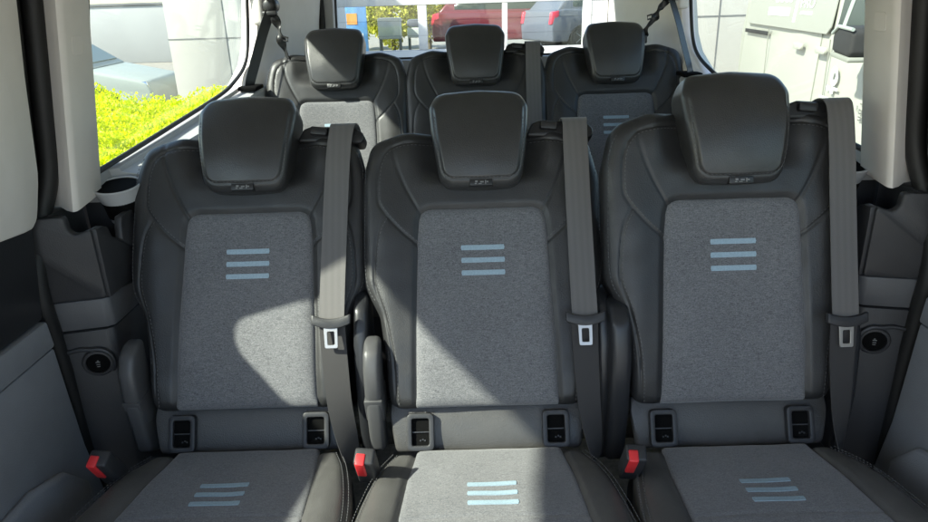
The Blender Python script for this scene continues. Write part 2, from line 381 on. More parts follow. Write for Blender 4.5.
def make_seat(label, group):
    root = empty('passenger_seat'); tag(root, label, 'seat', group)
    # --- backrest shell with seams and stitching
    mb = MB(); A, F = pad_mesh(BO, shell_h, .075, .024, 74, centre=(0, .27)); mb.add(to_back(A), F)
    for sg in (1, -1):
        for s, off in ((SE2, -.005), (SE3, -.005), (SE1, .0045)):
            t = np.gradient(s, axis=0); t /= np.linalg.norm(t, axis=1)[:, None]; nrm = np.c_[-t[:, 1], t[:, 0]]
            q = s+nrm*off; q[:, 0] *= sg
            if s is SE1: continue
            stitches(mb, q, shell_h, to_back, 1)
    rim = np.array([(.10, .560), (.165, .556), (.214, .538), (.236, .50), (.240, .45), (.240, .26), (.206, .185), (.194, .09)])
    for sg in (1, -1): stitches(mb, rim*np.array([sg, 1]), lambda p: shell_h(p)-.006, to_back, 1, r=.0007)
    back = back_part(mb.build('backrest', [M['leather'], M['thread']], root, 50))
    # --- fabric insert
    A, F = pad_mesh(PO_, panel_h, .012, .001, 46, centre=(0, .2))
    pan = back_part(pydata('fabric_insert', to_back(A), F, M['fabric'], root, 50))
    for k in range(3): stripe_bar('blue_stripe', pan, 0, .2915+(1-k)*.026, .0448, .0051, panel_h, to_back)
    # --- headrest
    mb = MB(); A, F = pad_mesh(HO, head_h, .056, .017, 60, centre=(0, .54)); mb.add(to_back(A), F)
    lowq = smooth_line([(-.0915, .58), (-.088, .52), (-.0825, .478), (-.075, .459), (-.055, .4505), (0, .4495), (.055, .4505), (.075, .459), (.0825, .478), (.088, .52), (.0915, .58)], 120)
    stitches(mb, lowq, head_h, to_back, 1, r=.0006)
    hd = back_part(mb.build('headrest', [M['head_leather'], M['thread']], root, 50))
    mb = MB(); mb.box((-.023, -.046, .4315), (.023, -.028, .4455), .002)
    for x0, z0, x1, z1 in ((-.013, .4345, -.009, .4365), (-.012, .438, -.007, .4415), (-.005, .4345, .001, .436), (-.002, .4375, .005, .4400), (.008, .4345, .010, .442), (.011, .4375, .0145, .440)):
        mb.box((x0, -.0475, z0), (x1, -.0462, z1), 0, mi=1)
    mb.build('headrest_tag', [M['black'], M['mark']], hd)
    # --- lower panel with the two anchor pockets
    A, F = pad_mesh(LO, low_h, .05, .006, 16, centre=(0, -.04))
    low = pydata('lower_panel', to_back(A), F, M['leather_low'], root, 50); low.location = BACK_LOC; low['tilt'] = 1
    for sg in (-1, 1):
        mb = MB(); cu = .1365*sg
        o_ = rounded([(cu-.027, -.089, .010), (cu+.027, -.089, .010), (cu+.027, -.015, .010), (cu-.027, -.015, .010)], 48)
        i_ = rounded([(cu-.0175, -.079, .004), (cu+.0175, -.079, .004), (cu+.0175, -.025, .004), (cu-.0175, -.025, .004)], 48)
        mb.prism([(p[0], p[1]) for p in o_], .0215, .0065, 'y', .0016, 2, hole=[(p[0], p[1]) for p in i_])
        mb.prism([(p[0]*1.0, p[1]) for p in i_], .0155, .0245, 'y', 0, mi=1)  # flat near-black plate paints the shade of a deep pocket
        mb.box((cu-.017, .0120, -.0535), (cu+.017, .0154, -.0515), 0, mi=3)
        for q in ((-.002, -.071), (.003, -.069), (.007, -.071)): mb.box((cu+q[0], .0140, q[1]), (cu+q[0]+.003, .0154, q[1]+.003), 0, mi=3)
        mb.build('anchor_pocket', [M['dark'], M['pit'], M['pit'], M['dark']], low)
    # --- cushion
    mb = MB(); A, F = pad_mesh(CO, cush_h, .13, .028, 60, centre=(0, .05)); mb.add(to_cush(A), F)
    t = np.gradient(CSO, axis=0); t /= np.linalg.norm(t, axis=1)[:, None]; nrm = np.c_[-t[:, 1], t[:, 0]]
    for sg in (1, -1):
        for off in (.0045, -.0045): stitches(mb, (CSO+nrm*off)*np.array([sg, 1]), cush_h, to_cush, 1, r=.0008)
    cu = mb.build('cushion', [M['leather_seat'], M['thread']], root, 50); cu.location = CUSH_LOC; cu.rotation_euler = (-CUSH_TILT, 0, 0)
    A, F = pad_mesh(CP, cpan_h, .012, .001, 44, centre=(0, .03))
    cp = pydata('cushion_insert', to_cush(A), F, M['fabric'], root, 50); cp.location = CUSH_LOC; cp.rotation_euler = (-CUSH_TILT, 0, 0)
    for k in range(3): stripe_bar('blue_stripe', cp, 0, (k-1)*.0278, .0448, .0056, cpan_h, to_cush)
    # --- hinge covers, side covers, base
    mb = MB(); sh = [(.055, -.045), (.004, -.03), (-.016, .03), (-.012, .088), (.004, .120), (.030, .134), (.06, .134)]
    mb.prism([(y, z) for y, z in sh], -.243, -.210, 'x', .010, 3)
    mb.build('hinge_cover', M['hinge'], root).location = BACK_LOC+Vector((0, 0, .0))
    mb = MB(); mb.prism([(.06, -.05), (.002, -.034), (-.018, .024), (-.012, .0255), (.06, .03)], -.245, -.208, 'x', .004, 2)
    mb.prism([(.05, -.13), (-.004, -.10), (-.016, .020), (.05, .026)], -.242, -.211, 'x', .008, 3)
    mb.build('hinge_cap', M['hinge'], root).location = BACK_LOC
    mb = MB(); mb.prism([(.14, -.15), (.012, -.15), (.004, .0), (.02, .12), (.055, .185), (.09, .20), (.15, .20)], .221, .250, 'x', .011, 3)
    mb.build('side_cover', M['dark_gloss'], root).location = BACK_LOC
    mb = MB(); mb.box((-.20, -.44, .02), (.20, .02, .33), .03, 3); mb.box((-.22, -.40, 0), (-.16, .10, .06), .008); mb.box((.16, -.40, 0), (.22, .10, .06), .008)
    mb.build('seat_base', M['black'], root)
    # --- buckle
    b = MB(); b.box((-.018, -.015, -.06), (.019, .017, .030), .005, 3); ob = b.build('buckle', M['dark'], root)
    ob.location = (-.229, -.140, .470); ob.rotation_euler = (R(30), R(3), R(-4))
    b = MB(); b.box((-.0140, -.0185, -.020), (.0030, .004, .0325), .0025, 3); b.build('release_button', M['red'], ob)
    return root
def add_belt(root):
    # shoulder belt that comes over the top corner of the backrest
    g = MB(); g.prism([tuple(p) for p in rounded([(.098, .553, .004), (.238, .545, .008), (.243, .566, .012), (.225, .579, .012), (.13, .587, .010), (.112, .580, .008)], 60)], .008, .062, 'y', .005, 3)
    g.prism([tuple(p) for p in rounded([(.128, .566, .004), (.164, .562, .004), (.166, .579, .004), (.130, .5835, .004)], 40)], -.004, .012, 'y', .003, 2)
    back_part(g.build('belt_guide', M['black'], root))
    sb = MB(); path = [(.201, .060, .578), (.201, .035, .5885), (.200, .008, .589), (.199, -.010, .580), (.198, -.020, .563), (.196, -.028, .53), (.195, -.034, .48), (.1945, -.037, .42), (.1945, -.041, .34), (.1945, -.046, .25), (.195, -.050, .165)]
    P = smooth_line(path, 60); sb.ribbon(P, list(np.linspace(.058, .050, 24))+[.050]*(len(P)-24), [(1, 0, 0)]*len(P), .0016)
    belt = back_part(sb.build('seat_belt', M['webbing'], root))
    sb = MB()
    low = smooth_line([(.195, -.047, .172), (.195, -.042, .13), (.196, -.036, .07), (.199, -.030, .0), (.2065, -.018, -.06), (.214, -.008, -.11)], 40); n = len(low)
    wd = [(math.cos(a), .9*math.sin(a), 0) for a in 1.1*np.linspace(0, 1, n)**2.2]
    sb.ribbon(low, list(np.linspace(.052, .046, n)), wd, .0016)
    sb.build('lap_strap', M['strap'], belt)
    t = MB(); pts = []                                   # tongue: curved plastic bar plus steel plate with a slot
    for k in range(13):
        u = -.0385+.077*k/12; pts.append((u, .164+.0065*(u/.0385)**2))
    poly = [(.195+u, z-.0095-.003*(1-(u/.0385)**2)) for u, z in pts]+[(.195+u, z+.010-.003*(1-(u/.0385)**2)) for u, z in reversed(pts)]
    t.prism(poly, -.061, -.049, 'y', .003, 2)
    t.build('belt_tongue', M['dark'], belt)
    t = MB(); o_ = rounded([(.1805, .113, .003), (.2065, .113, .003), (.2075, .158, .003), (.1795, .158, .003)], 40); i_ = rounded([(.1865, .120, .002), (.2005, .120, .002), (.2005, .146, .002), (.1865, .146, .002)], 40)
    t.prism([tuple(p) for p in o_], -.057, -.054, 'y', .0006, 1, hole=[tuple(p) for p in i_])
    t.build('tongue_plate', M['metal'], belt)
def set_recline(root, deg, low=27):
    for o in root.children:
        if o.get('swing'): o.rotation_euler = (-R(deg), 0, 0)
        if o.get('tilt'): o.rotation_euler = (-R(low), 0, 0)
FLOOR = .45
G2 = 'seats of the second row'; G3 = 'seats of the third row'
s0 = make_seat('second-row seat behind no other, against the left sliding door', G2)
bare = copy_tree(s0)
add_belt(s0)
def tall_cover(root):
    for o in list(root.children):
        if o.name.startswith('hinge_cap'): bpy.data.objects.remove(o)
        elif o.name.startswith('hinge_cover'):
            mb = MB(); mb.prism([(.07, -.16), (.004, -.14), (-.012, .0), (-.010, .10), (.012, .170), (.045, .195), (.10, .195)], -.246, -.206, 'x', .012, 3)
            n = mb.build('hinge_tall', M['dark_gloss'], None); o.data = n.data; bpy.data.objects.remove(n)
seats = {}
def place(o, x, y, z, rec, label, group, low=27):
    o.location = (x, y, z); tag(o, label, 'seat', group); set_recline(o, rec, low); return o
mid2 = copy_tree(s0); right2 = copy_tree(s0); tall_cover(right2); mid3 = copy_tree(s0)
place(s0, -.487, 1.189, FLOOR, 27.4, 'front-row seat beside the hedge-side window, sun patch low on its right half', G2)
place(mid2, 0, 1.173, FLOOR, 27, 'middle seat of the nearer row, sun patch across its whole cushion', G2)
place(right2, .487, 1.162, FLOOR, 16.8, 'nearer-row seat set most upright, beside the window with the white van', G2, 25)
place(bare, -.467, 2.274, FLOOR+.07, 19, 'rear-row seat lit by the sun, beside the hedge-side window', G3, 22)
place(mid3, .0177, 2.274, FLOOR+.07, 19, 'rear-row middle seat with its own shoulder belt, under the rear window', G3, 22)
right3 = copy_tree(bare); place(right3, .4987, 2.274, FLOOR+.07, 19, 'rear-row seat in full shade, beside the belt with a bright steel tongue', G3, 22)
# the belt on the hedge-side seat hangs a little askew
def askew(o):
    if o.type == 'MESH':
        o.data = o.data.copy()
        for v in o.data.vertices:
            z = v.co.z; v.co.x -= .034*(.56-min(z, .56)) if z > .165 else .0134*max(0, (z+.11)/.275)
    for c in o.children: askew(c)
for o in s0.children:
    if o.name.startswith('seat_belt'): askew(o)
# headrests are set at slightly different heights
for rt, dv, rc in ((s0, .007, 27.4), (mid2, .006, 27), (right2, -.004, 16.8), (bare, .006, 19), (mid3, .006, 19)):
    for o in rt.children:
        if o.name.startswith('headrest'): o.location = BACK_LOC+Vector((0, dv*math.sin(R(rc)), dv*math.cos(R(rc))))
for o in list(bpy.data.objects):
    for k in ('swing', 'tilt'):
        if k in o: del o[k]

# ------------------------------------------------------------------ CABIN
def tumble(s, z0=1.33, k=.15):
    """maps a left-hand wall piece to side s (-1 left, +1 right) and leans everything above the belt line inwards"""
    def fn(p):
        x, y, z = p; x = x+k*max(0, z-z0); return (x*(-s), y, z)
    return fn
def flip(s): return lambda p: (p[0]*(-s), p[1], p[2])
def recalc(o):
    bm = bmesh.new(); bm.from_mesh(o.data); bmesh.ops.recalc_face_normals(bm, faces=list(bm.faces)); bm.to_mesh(o.data); bm.free(); return o

def cabin_side(s):
    left = s < 0
    F_ = tumble(s); G_ = flip(s)
    side = 'hedge side' if left else 'white van side'
    root = empty('side_trim', (0, 0, 0)); tag(root, 'side wall trim with quarter window on the %s' % side, 'wall trim')
    def B(mb, name, mat, parent=root, smooth=40): return recalc(mb.build(name, mat, parent, smooth))
    # pale pillar between sliding door and quarter window: cross-section lofted upwards
    mb = MB(); sec = [(-.93, 1.345), (-.845, 1.318), (-.822, 1.298), (-.806, 1.290), (-.800, 1.294), (-.7985, 1.304), (-.800, 1.394), (-.806, 1.402), (-.83, 1.408), (-.93, 1.40)]
    v = []; f = []; zs = [1.338, 1.345, 1.40, 1.5, 1.6, 1.7, 1.8, 1.9, 2.0, 2.14]; n = len(sec)
    for z in zs:
        for (x, y) in sec:
            zz = z+(.013*(y-1.29)/.11 if z < 1.35 else 0); yy = y+.012*max(0, (z-1.75)/.4)*(1 if y > 1.35 else 0)
            v.append(F_((x, yy, zz)))
    for i in range(len(zs)-1):
        for k in range(n): f.append((i*n+k, i*n+(k+1) % n, (i+1)*n+(k+1) % n, (i+1)*n+k))
    f.append(tuple(range(n))); f.append(tuple(range((len(zs)-1)*n, len(zs)*n))); mb.add(v, f)
    B(mb, 'pillar_trim', M['trim'], smooth=55)
    # small raised airbag plate on the pillar
    mb = MB(); mb.prism([tuple(p) for p in rounded([(1.320, 1.630, .008), (1.358, 1.630, .008), (1.358, 1.664, .008), (1.320, 1.664, .008)], 40)], -.801, -.7978, 'x', .0005, 1, fn=F_)
    B(mb, 'airbag_plate', M['trim'])
    # header above the quarter window
    mb = MB(); mb.prism([(1.39, 1.86), (2.50, 1.86), (2.50, 2.14), (1.39, 2.14)], -.90, -.79, 'x', .01, 2, fn=F_); B(mb, 'window_header', M['trim'])
    # rear corner trim from the quarter window to the tailgate
    mb = MB(); v = []; f = []; zs = [1.40, 1.43, 1.46, 1.52, 1.58, 1.66, 1.76, 1.9, 2.14]
    for z in zs:
        yf = 2.30+.19*sstep(z, 1.42, 1.56)
        row = [(-.845, yf+.03), (-.812, yf+.012), (-.785, yf+.014), (-.760, yf+.05), (-.735, 2.62), (-.715, 2.74), (-.685, 2.84), (-.655, 2.93), (-.66, 3.0), (-.845, 3.0)]
        for (x, y) in row: v.append(F_((x, y, z)))
    n = 10
    for i in range(len(zs)-1):
        for k in range(n): f.append((i*n+k, i*n+(k+1) % n, (i+1)*n+(k+1) % n, (i+1)*n+k))
    f.append(tuple(range(n))); f.append(tuple(range((len(zs)-1)*n, len(zs)*n))); mb.add(v, f); B(mb, 'corner_trim', M['trim'], smooth=50)
    # sill ledge under the quarter window
    mb = MB(); v = []; f = []
    ys = [1.40, 1.455, 1.462, 1.5, 1.72, 1.95, 2.17, 2.34, 2.46, 2.62, 2.93]; zt = [1.372, 1.377, 1.378, 1.380, 1.395, 1.412, 1.432, 1.447, 1.452, 1.455, 1.455]
    for y, z in zip(ys, zt):
        xin = -.800 if y < 1.46 else -.738 if y < 1.8 else (-.72 if y < 2.5 else -.66)
        for (x, dz) in ((-.838, -.03), (-.806, .012), (min(-.785, xin-.004), .008), (min(-.781, xin-.002), .0), (xin-.001 if xin < -.79 else xin-.006, -.006), (xin, -.014), (xin, -.045), (-.838, -.045)): v.append(G_((x, y, z+dz)))
    n = 8
    for i in range(len(ys)-1):
        for k in range(n): f.append((i*n+k, i*n+(k+1) % n, (i+1)*n+(k+1) % n, (i+1)*n+k))
    f.append(tuple(range(n))); f.append(tuple(range((len(ys)-1)*n, len(ys)*n))); mb.add(v, f); B(mb, 'window_sill', M['sill'], smooth=35)
    # lower trim: front face towards us, long wall behind; three heights
    def low(z0, z1, d, name, mat, bev):
        mb = MB(); poly = [(-.94, 1.30), (-.93, 1.236+d), (-.86, 1.236+d), (-.770+d, 1.258+d), (-.758+d, 1.268+d), (-.756+d, 1.285), (-.756+d, 2.96), (-.94, 2.96)]
        mb.prism(poly, z0, z1, 'z', bev, 2, fn=G_); return B(mb, name, mat)
    low(1.102, 1.1655, -.001, 'grey_band', M['band'], .004)
    low(.44, 1.0995, -.004, 'lower_panel', M['dark'], .004)
    # upper panel: a thin front wall with a scooped top and an inner wall with a notch, a hollow bin between them
    mb = MB()
    fr = [tuple(p) for p in rounded([(-.93, 1.168, 0), (-.757, 1.168, 0), (-.758, 1.313, .006), (-.772, 1.308, .01), (-.788, 1.302, .010), (-.7985, 1.312, .006), (-.8005, 1.341, .003), (-.812, 1.341, .002), (-.93, 1.341, 0)], 90)]
    mb.prism(fr, 1.252, 1.270, 'y', .004, 2, fn=lambda p: G_((p[0], p[1]+.022*(p[0]+.77)/.09 if p[0] < -.77 else p[1], p[2])))
    inn = [tuple(p) for p in rounded([(1.258, 1.168, 0), (2.94, 1.168, 0), (2.94, 1.42, .0), (2.2, 1.40, .1), (1.46, 1.316, .02), (1.334, 1.312, .005), (1.331, 1.285, .004), (1.327, 1.268, .004), (1.315, 1.268, .004), (1.309, 1.290, .006), (1.300, 1.309, .006), (1.258, 1.312, .004)], 160)]
    mb.prism(inn, -.766, -.750, 'x', .0035, 2, fn=lambda p: G_((p[0]+.012*min(1, max(0, (p[1]-1.320)/.008)), p[1], p[2])))
    mb.box((-.93, 1.272, 1.168), (-.768, 1.40, 1.20), .003, fn=G_); mb.box((-.93, 1.272, 1.202), (-.845, 1.40, 1.336), .003, fn=G_); mb.box((-.843, 1.402, 1.168), (-.768, 1.42, 1.34), .003, fn=G_)
    B(mb, 'upper_panel', M['dark'])
    # cup holder, tilted towards the cabin
    mb = MB(); c = G_((-.766, 1.416, 1.276))
    mb.lathe([(.022, -.03), (.029, .03), (.0475, .083), (.049, .087), (.0475, .0895), (.0445, .0885), (.036, .065), (.030, .01), (.001, .008)], (0, 0, 0), 'z', 48)
    cup = B(mb, 'cup_holder', M['sill'], smooth=50); cup.location = c; cup.rotation_euler = (R(9), 0, 0)
    mb = MB(); mb.lathe([(.0436, .0865), (.0426, .087), (.033, .02), (.001, .016)], (0, 0, 0), 'z', 40)
    mb.box((-.006, .020, .03), (.008, .034, .083), .003)
    B(mb, 'cup_liner', M['pit'], cup)
    # power socket on the chamfer
    mb = MB(); cen = Vector((-.800, 1.247, 1.028)); nn = Vector((.237, -.9715, 0)).normalized(); tt = Vector((-nn.y, nn.x, 0))
    if tt.x < 0: tt = -tt
    def onface(a, h, b): p = cen+tt*a+nn*h+Vector((0, 0, b)); return G_(tuple(p))
    for prof, mi in (([(.030, -.004), (.030, .004), (.027, .0075), (.0225, .008), (.0215, .004)], 0), ([(.0215, .002), (.0215, .0055), (.0195, .007), (.001, .0072)], 1)):
        v = []; f = []; n = 36
        for (r, h) in prof:
            for k in range(n): a = 2*math.pi*k/n; v.append(onface(r*1.05*math.cos(a), h, r*math.sin(a)*(1.0)))
        for i in range(len(prof)-1):
            for k in range(n): f.append((i*n+k, i*n+(k+1) % n, (i+1)*n+(k+1) % n, (i+1)*n+k))
        f.append(tuple(range((len(prof)-1)*n, len(prof)*n))); mb.add(v, f, mi)
    # moulded lip sweeping off the socket and small printed marks
    q = [onface(.030*math.cos(a), .004, .031*math.sin(a)) for a in np.linspace(-.7, 1.75, 16)]+[onface(-.030, .003, .034), onface(-.052, .002, .030)]
    mb.tube(q, [.005]*len(q), 8, 0)
    for a, b, w, h in ((-.004, .002, .008, .002), (-.0035, -.003, .007, .0015), (-.003, -.0075, .006, .0015), (-.001, .005, .003, .002)):
        mb.add([onface(a, .0078, b), onface(a+w, .0078, b), onface(a+w, .0078, b+h), onface(a, .0078, b+h)], [(0, 1, 2, 3)], 2)
    so = mb.build('power_socket', [M['dark'], M['pit'], M['mark']], root)
    # door opening: dark jamb and two rubber seals
    mb = MB(); mb.box((-.97, 1.05, .44), (-.90, 1.42, 1.34), .004, fn=G_); mb.prism([(1.08, 1.33), (1.42, 1.33), (1.42, 2.14), (1.08, 2.14)], -.985, -.925, 'x', .003, 1, fn=F_)
    B(mb, 'door_jamb', M['black'])
    for dx, yy, r in ((-.868, 0, .019), (-.888, -.030, .014)):
        path = [(dx, 1.225+yy, .62), (dx, 1.235+yy, .80), (dx, 1.238+yy, .95), (dx, 1.230+yy, 1.08), (dx, 1.222+yy, 1.17), (dx, 1.235+yy, 1.25), (dx, 1.288+yy, 1.335), (dx+.008, 1.312+yy, 1.42), (dx+.010, 1.310+yy, 1.55), (dx+.010, 1.308+yy, 1.75), (dx+.01, 1.30+yy, 2.05)]
        P = [F_(tuple(p)) for p in smooth_line(path, 70)]
        mb = MB(); mb.tube(P, r, 10); B(mb, 'door_seal', M['rubber'], smooth=60)
    # quarter window: glass + rubber gasket
    edge = [(1.396, 1.392), (1.72, 1.416), (2.17, 1.452), (2.33, 1.480), (2.43, 1.515), (2.470, 1.56), (2.476, 1.63), (2.465, 1.72), (2.45, 1.80), (2.40, 1.865), (1.50, 1.865), (1.42, 1.82), (1.402, 1.72), (1.393, 1.60), (1.392, 1.50)]
    E_ = np.array([edge[0]]+[tuple(p) for p in smooth_line(edge[1:]+[edge[0]], 110)])
    mb = MB(); mb.prism([tuple(p) for p in E_[:-1]], -.822, -.818, 'x', 0, fn=F_); gl = B(mb, 'quarter_glass', M['glass'])
    mb = MB(); mb.tube([F_((-.809, y, z)) for y, z in E_[:-1]], .0062, 8, closed=True); B(mb, 'window_gasket', M['rubber'], smooth=60)
    # outer skin below the window so that no daylight leaks in
    mb = MB(); mb.box((-1.0, 1.3, .35), (-.945, 3.0, 1.30), .003, fn=G_); B(mb, 'outer_skin', M['black'])
    return root
st_l = cabin_side(-1); st_r = cabin_side(1)

def sliding_door(s):
    left = s < 0
    F_ = tumble(s); G_ = flip(s)
    root = empty('sliding_door'); tag(root, 'grey sliding door panel with pale window frame on the %s' % ('hedge side' if left else 'white van side'), 'door')
    def B(mb, name, mat, parent=root, smooth=40): return recalc(mb.build(name, mat, parent, smooth))
    mb = MB()
    mb.prism([tuple(p) for p in rounded([(1.087, 1.786, 0), (1.008, 1.786, .01), (1.028, 1.62, .1), (1.0865, 1.44, .05), (1.087, 1.338, .004), (1.225, 1.326, .03), (1.246, 1.42, .05), (1.236, 1.60, .1), (1.232, 2.14, .02), (1.087, 2.14, .004)], 90)], -.895, -.838, 'x', .006, 2, fn=F_)
    mb.prism([(-.45, 1.338), (1.085, 1.338), (1.085, 1.385), (-.45, 1.385)], -.895, -.838, 'x', .006, 2, fn=F_)
    mb.prism([(-.45, 1.788), (1.085, 1.788), (1.085, 2.14), (-.45, 2.14)], -.895, -.838, 'x', .006, 2, fn=F_)
    mb.prism([(-.45, 1.387), (-.30, 1.387), (-.30, 1.786), (-.45, 1.786)], -.895, -.838, 'x', .006, 2, fn=F_)
    r_ = .055; mb.prism([(1.086, 1.384)]+[(1.086, 1.384+r_)]+[(1.086-r_+r_*math.cos(a), 1.384+r_-r_*math.sin(a)) for a in np.linspace(.05, math.pi/2-.05, 10)]+[(1.086-r_, 1.384)], -.892, -.842, 'x', 0, fn=F_)
    mb.prism([(1.086, 1.789), (1.086-r_, 1.789)]+[(1.086-r_+r_*math.cos(a), 1.789-r_+r_*math.sin(a)) for a in np.linspace(math.pi/2-.05, .05, 10)]+[(1.086, 1.789-r_)], -.892, -.842, 'x', 0, fn=F_)
    B(mb, 'upper_frame', M['trim'])
    mb = MB(); mb.prism([(-.32, 1.37), (1.075, 1.37), (1.075, 1.82), (-.32, 1.82)], -.872, -.868, 'x', 0, fn=F_); B(mb, 'window_glass', M['glass'])
    def slab(z0, z1, prof, x0, name, mat, bev=.006):
        mb = MB(); mb.prism([(-.45, z0)]+[(y, z) for y, z in prof]+[(-.45, z1)], -.93, x0, 'x', bev, 2, fn=G_); return B(mb, name, mat)
    slab(1.158, 1.334, [(1.180, 1.158), (1.200, 1.235), (1.222, 1.334)], -.845, 'dark_panel', M['dark_gloss'])
    slab(1.098, 1.1555, [(1.186, 1.098), (1.180, 1.1555)], -.838, 'grey_band', M['mid'])
    slab(.47, 1.0955, [(1.24, .47), (1.224, .737), (1.202, .86), (1.194, .97), (1.186, 1.0955)], -.842, 'lower_panel', M['mid'])
    # raised pocket moulding low on the door
    mb = MB(); mb.prism([(-.3, .55), (1.16, .55), (1.16, .80), (1.10, .87), (1.0, .90), (-.3, .90)], -.845, -.822, 'x', .012, 3, fn=G_); B(mb, 'door_pocket', M['mid'])
    return root
sliding_door(-1); sliding_door(1)

# floor, headliner
fl = MB(); fl.box((-.95, -1.2, .38), (.95, 1.75, FLOOR), .01); fl.box((-.93, 1.76, .38), (.93, 3.0, FLOOR+.07), .01)
tag(fl.build('floor', M['carpet']), kind='structure')
hl = MB(); hl.box((-.86, -.75, 2.10), (.86, 3.02, 2.16), .02); tag(hl.build('ceiling', M['liner']), kind='structure')
# front part of the cabin sides, from the sliding door to the windscreen (behind the camera)
# tailgate
tg = empty('tailgate', (.04, 2.97, .5)); tag(tg, 'tailgate with a wide heated rear window', 'tailgate')
def TB(mb, name, mat, smooth=40, parent=None): return recalc(mb.build(name, mat, parent or tg, smooth))
mb = MB()
oo = rounded([(-.66, .0, .05), (.66, .0, .05), (.645, .95, .05), (.63, 1.62, .06), (-.63, 1.62, .06), (-.645, .95, .05)], 96)
ii = rounded([(-.60, .985, .05), (0, .985, .05), (.60, .985, .05), (.575, 1.54, .06), (0, 1.54, .1), (-.575, 1.54, .06)], 96)
def by_angle(P, c=(0, 1.25)):
    a = np.arctan2(P[:, 1]-c[1], P[:, 0]-c[0]); return np.roll(P, -int(np.argmin(a)), axis=0)
mb.prism([tuple(p) for p in by_angle(oo)], .01, .055, 'y', .008, 2, hole=[tuple(p) for p in by_angle(ii)]); TB(mb, 'tailgate_trim', M['sill'])
mb = MB(); mb.tube([(p[0], .006, p[1]) for p in rounded([(-.655, .2, .05), (.655, .2, .05), (.645, .95, .05), (.63, 1.60, .06), (-.63, 1.60, .06), (-.645, .95, .05)], 120)], .013, 8, closed=True); TB(mb, 'tailgate_seal', M['rubber'], 60)
mb = MB(); mb.prism([(-.61, .975), (.61, .975), (.585, 1.55), (-.585, 1.55)], .062, .066, 'y', 0); rg = TB(mb, 'rear_glass', M['rear_glass'])
mb = MB(); mb.tube([(p[0], .056, p[1]) for p in rounded([(-.60, .985, .05), (.60, .985, .05), (.575, 1.54, .06), (-.575, 1.54, .06)], 100)], .008, 6, closed=True); TB(mb, 'glass_border', M['rubber'], 60)
mb = MB()
for k in range(9): mb.tube([(-.58, .060, 1.02+k*.06), (0, .060, 1.018+k*.06), (.58, .060, 1.02+k*.06)], .0004, 4)
TB(mb, 'heater_wires', M['dark'], 0, rg)
# cabin body beyond the frame: roof rails, front sides
for s in (-1, 1):
    mb = MB(); Fx = tumble(s)
    mb.prism([(-.75, 1.88), (1.25, 1.88), (1.25, 2.14), (-.75, 2.14)], -.925, -.898, 'x', .004, 1, fn=Fx)
    o = recalc(mb.build('roof_rail', M['trim'])); tag(o, 'pale roof rail above the sliding door on the %s' % ('hedge side' if s < 0 else 'white van side'), 'roof rail')

# ------------------------------------------------------------------ rear-corner seat belts
def corner_belt(s):
    left = s < 0; G_ = flip(s)
    root = empty('corner_seat_belt'); tag(root, 'black belt slanting to the sill %s' % ('beside the sunlit rear seat, adjuster in pale plastic' if left else 'with a bright steel tongue on its hanging end'), 'seat belt')
    B = lambda mb, name, mat, par=root, sm=50: recalc(mb.build(name, mat, par, sm))
    if left:
        top = Vector((-.678, 2.50, 1.700)); slot = Vector((-.745, 2.36, 1.472))
    else:
        top = Vector((.685, 2.50, 1.712)); slot = Vector((.735, 2.36, 1.474))
    q = -s
    mb = MB(); mb.box((top.x+s*.045-.020, top.y-.035, top.z-.05), (top.x+s*.045+.022, top.y+.07, top.z+.08), .012, 3); B(mb, 'height_adjuster', M['trim'])
    mb = MB(); mb.lathe([(.001, -.030), (.016, -.030), (.024, -.022), (.026, -.01), (.026, .02), (.001, .02)], (top.x, top.y-.01, top.z+.012), 'y', 24)
    mb.box((top.x-.026, top.y-.045, top.z-.022), (top.x+.026, top.y-.028, top.z-.004), .006, 2); B(mb, 'belt_loop', M['black'])
    P = [top+Vector((0, -.035, -.01)), top.lerp(slot, .35)+Vector((0, -.025, 0)), top.lerp(slot, .7)+Vector((0, -.012, 0)), slot, slot+Vector((s*.008, .01, -.03))]
    P = smooth_line([tuple(p) for p in P], 28); mb = MB(); mb.ribbon(P, [.034]*len(P), [(.75, .66, 0)]*len(P), .002); B(mb, 'webbing', M['black'])
    mb = MB(); mb.box((slot.x-.032, slot.y-.045, slot.z-.024), (slot.x+.032, slot.y+.045, slot.z-.010), .004); B(mb, 'belt_slot', M['pit'])
    h = [top+Vector((q*.012, -.035, -.02)), top+Vector((q*.026, -.04, -.06)), top+Vector((q*.030, -.045, -.10)), top+Vector((q*.042, -.04, -.145)), top+Vector((q*.040, -.035, -.19))]
    if not left: h = [p+Vector((q*.012*i, 0, .012*i)) for i, p in enumerate(h)]
    P = smooth_line([tuple(p) for p in h], 30); n = len(P)
    mb = MB(); mb.ribbon(P, [.022+.012*math.sin(k*.55) for k in range(n)], [(math.cos(.5*math.sin(k*.5)), math.sin(.9*math.sin(k*.5)), 0) for k in range(n)], .004); hang = B(mb, 'loose_end', M['black'])
    mb = MB(); m_ = Vector(P[n//2]); mb.tube([m_+Vector((q*.010, -.01, .0)), m_+Vector((q*.026, -.012, -.004)), m_+Vector((q*.028, -.012, .008)), m_+Vector((q*.012, -.01, .012))], .003, 6); B(mb, 'belt_clip', M['black'], hang)
    if not left:
        e = Vector(P[-1]); mb = MB(); mb.box((e.x-.016, e.y-.006, e.z-.016), (e.x+.016, e.y+.006, e.z+.012), .004, mi=0); B(mb, 'tongue_handle', M['black'], hang)
        mb = MB(); mb.box((e.x-.008, e.y-.003, e.z-.050), (e.x+.008, e.y+.001, e.z-.012), .001); B(mb, 'steel_tongue', M['metal'], hang)
    return root
corner_belt(-1); corner_belt(1)

exec_outdoor = True
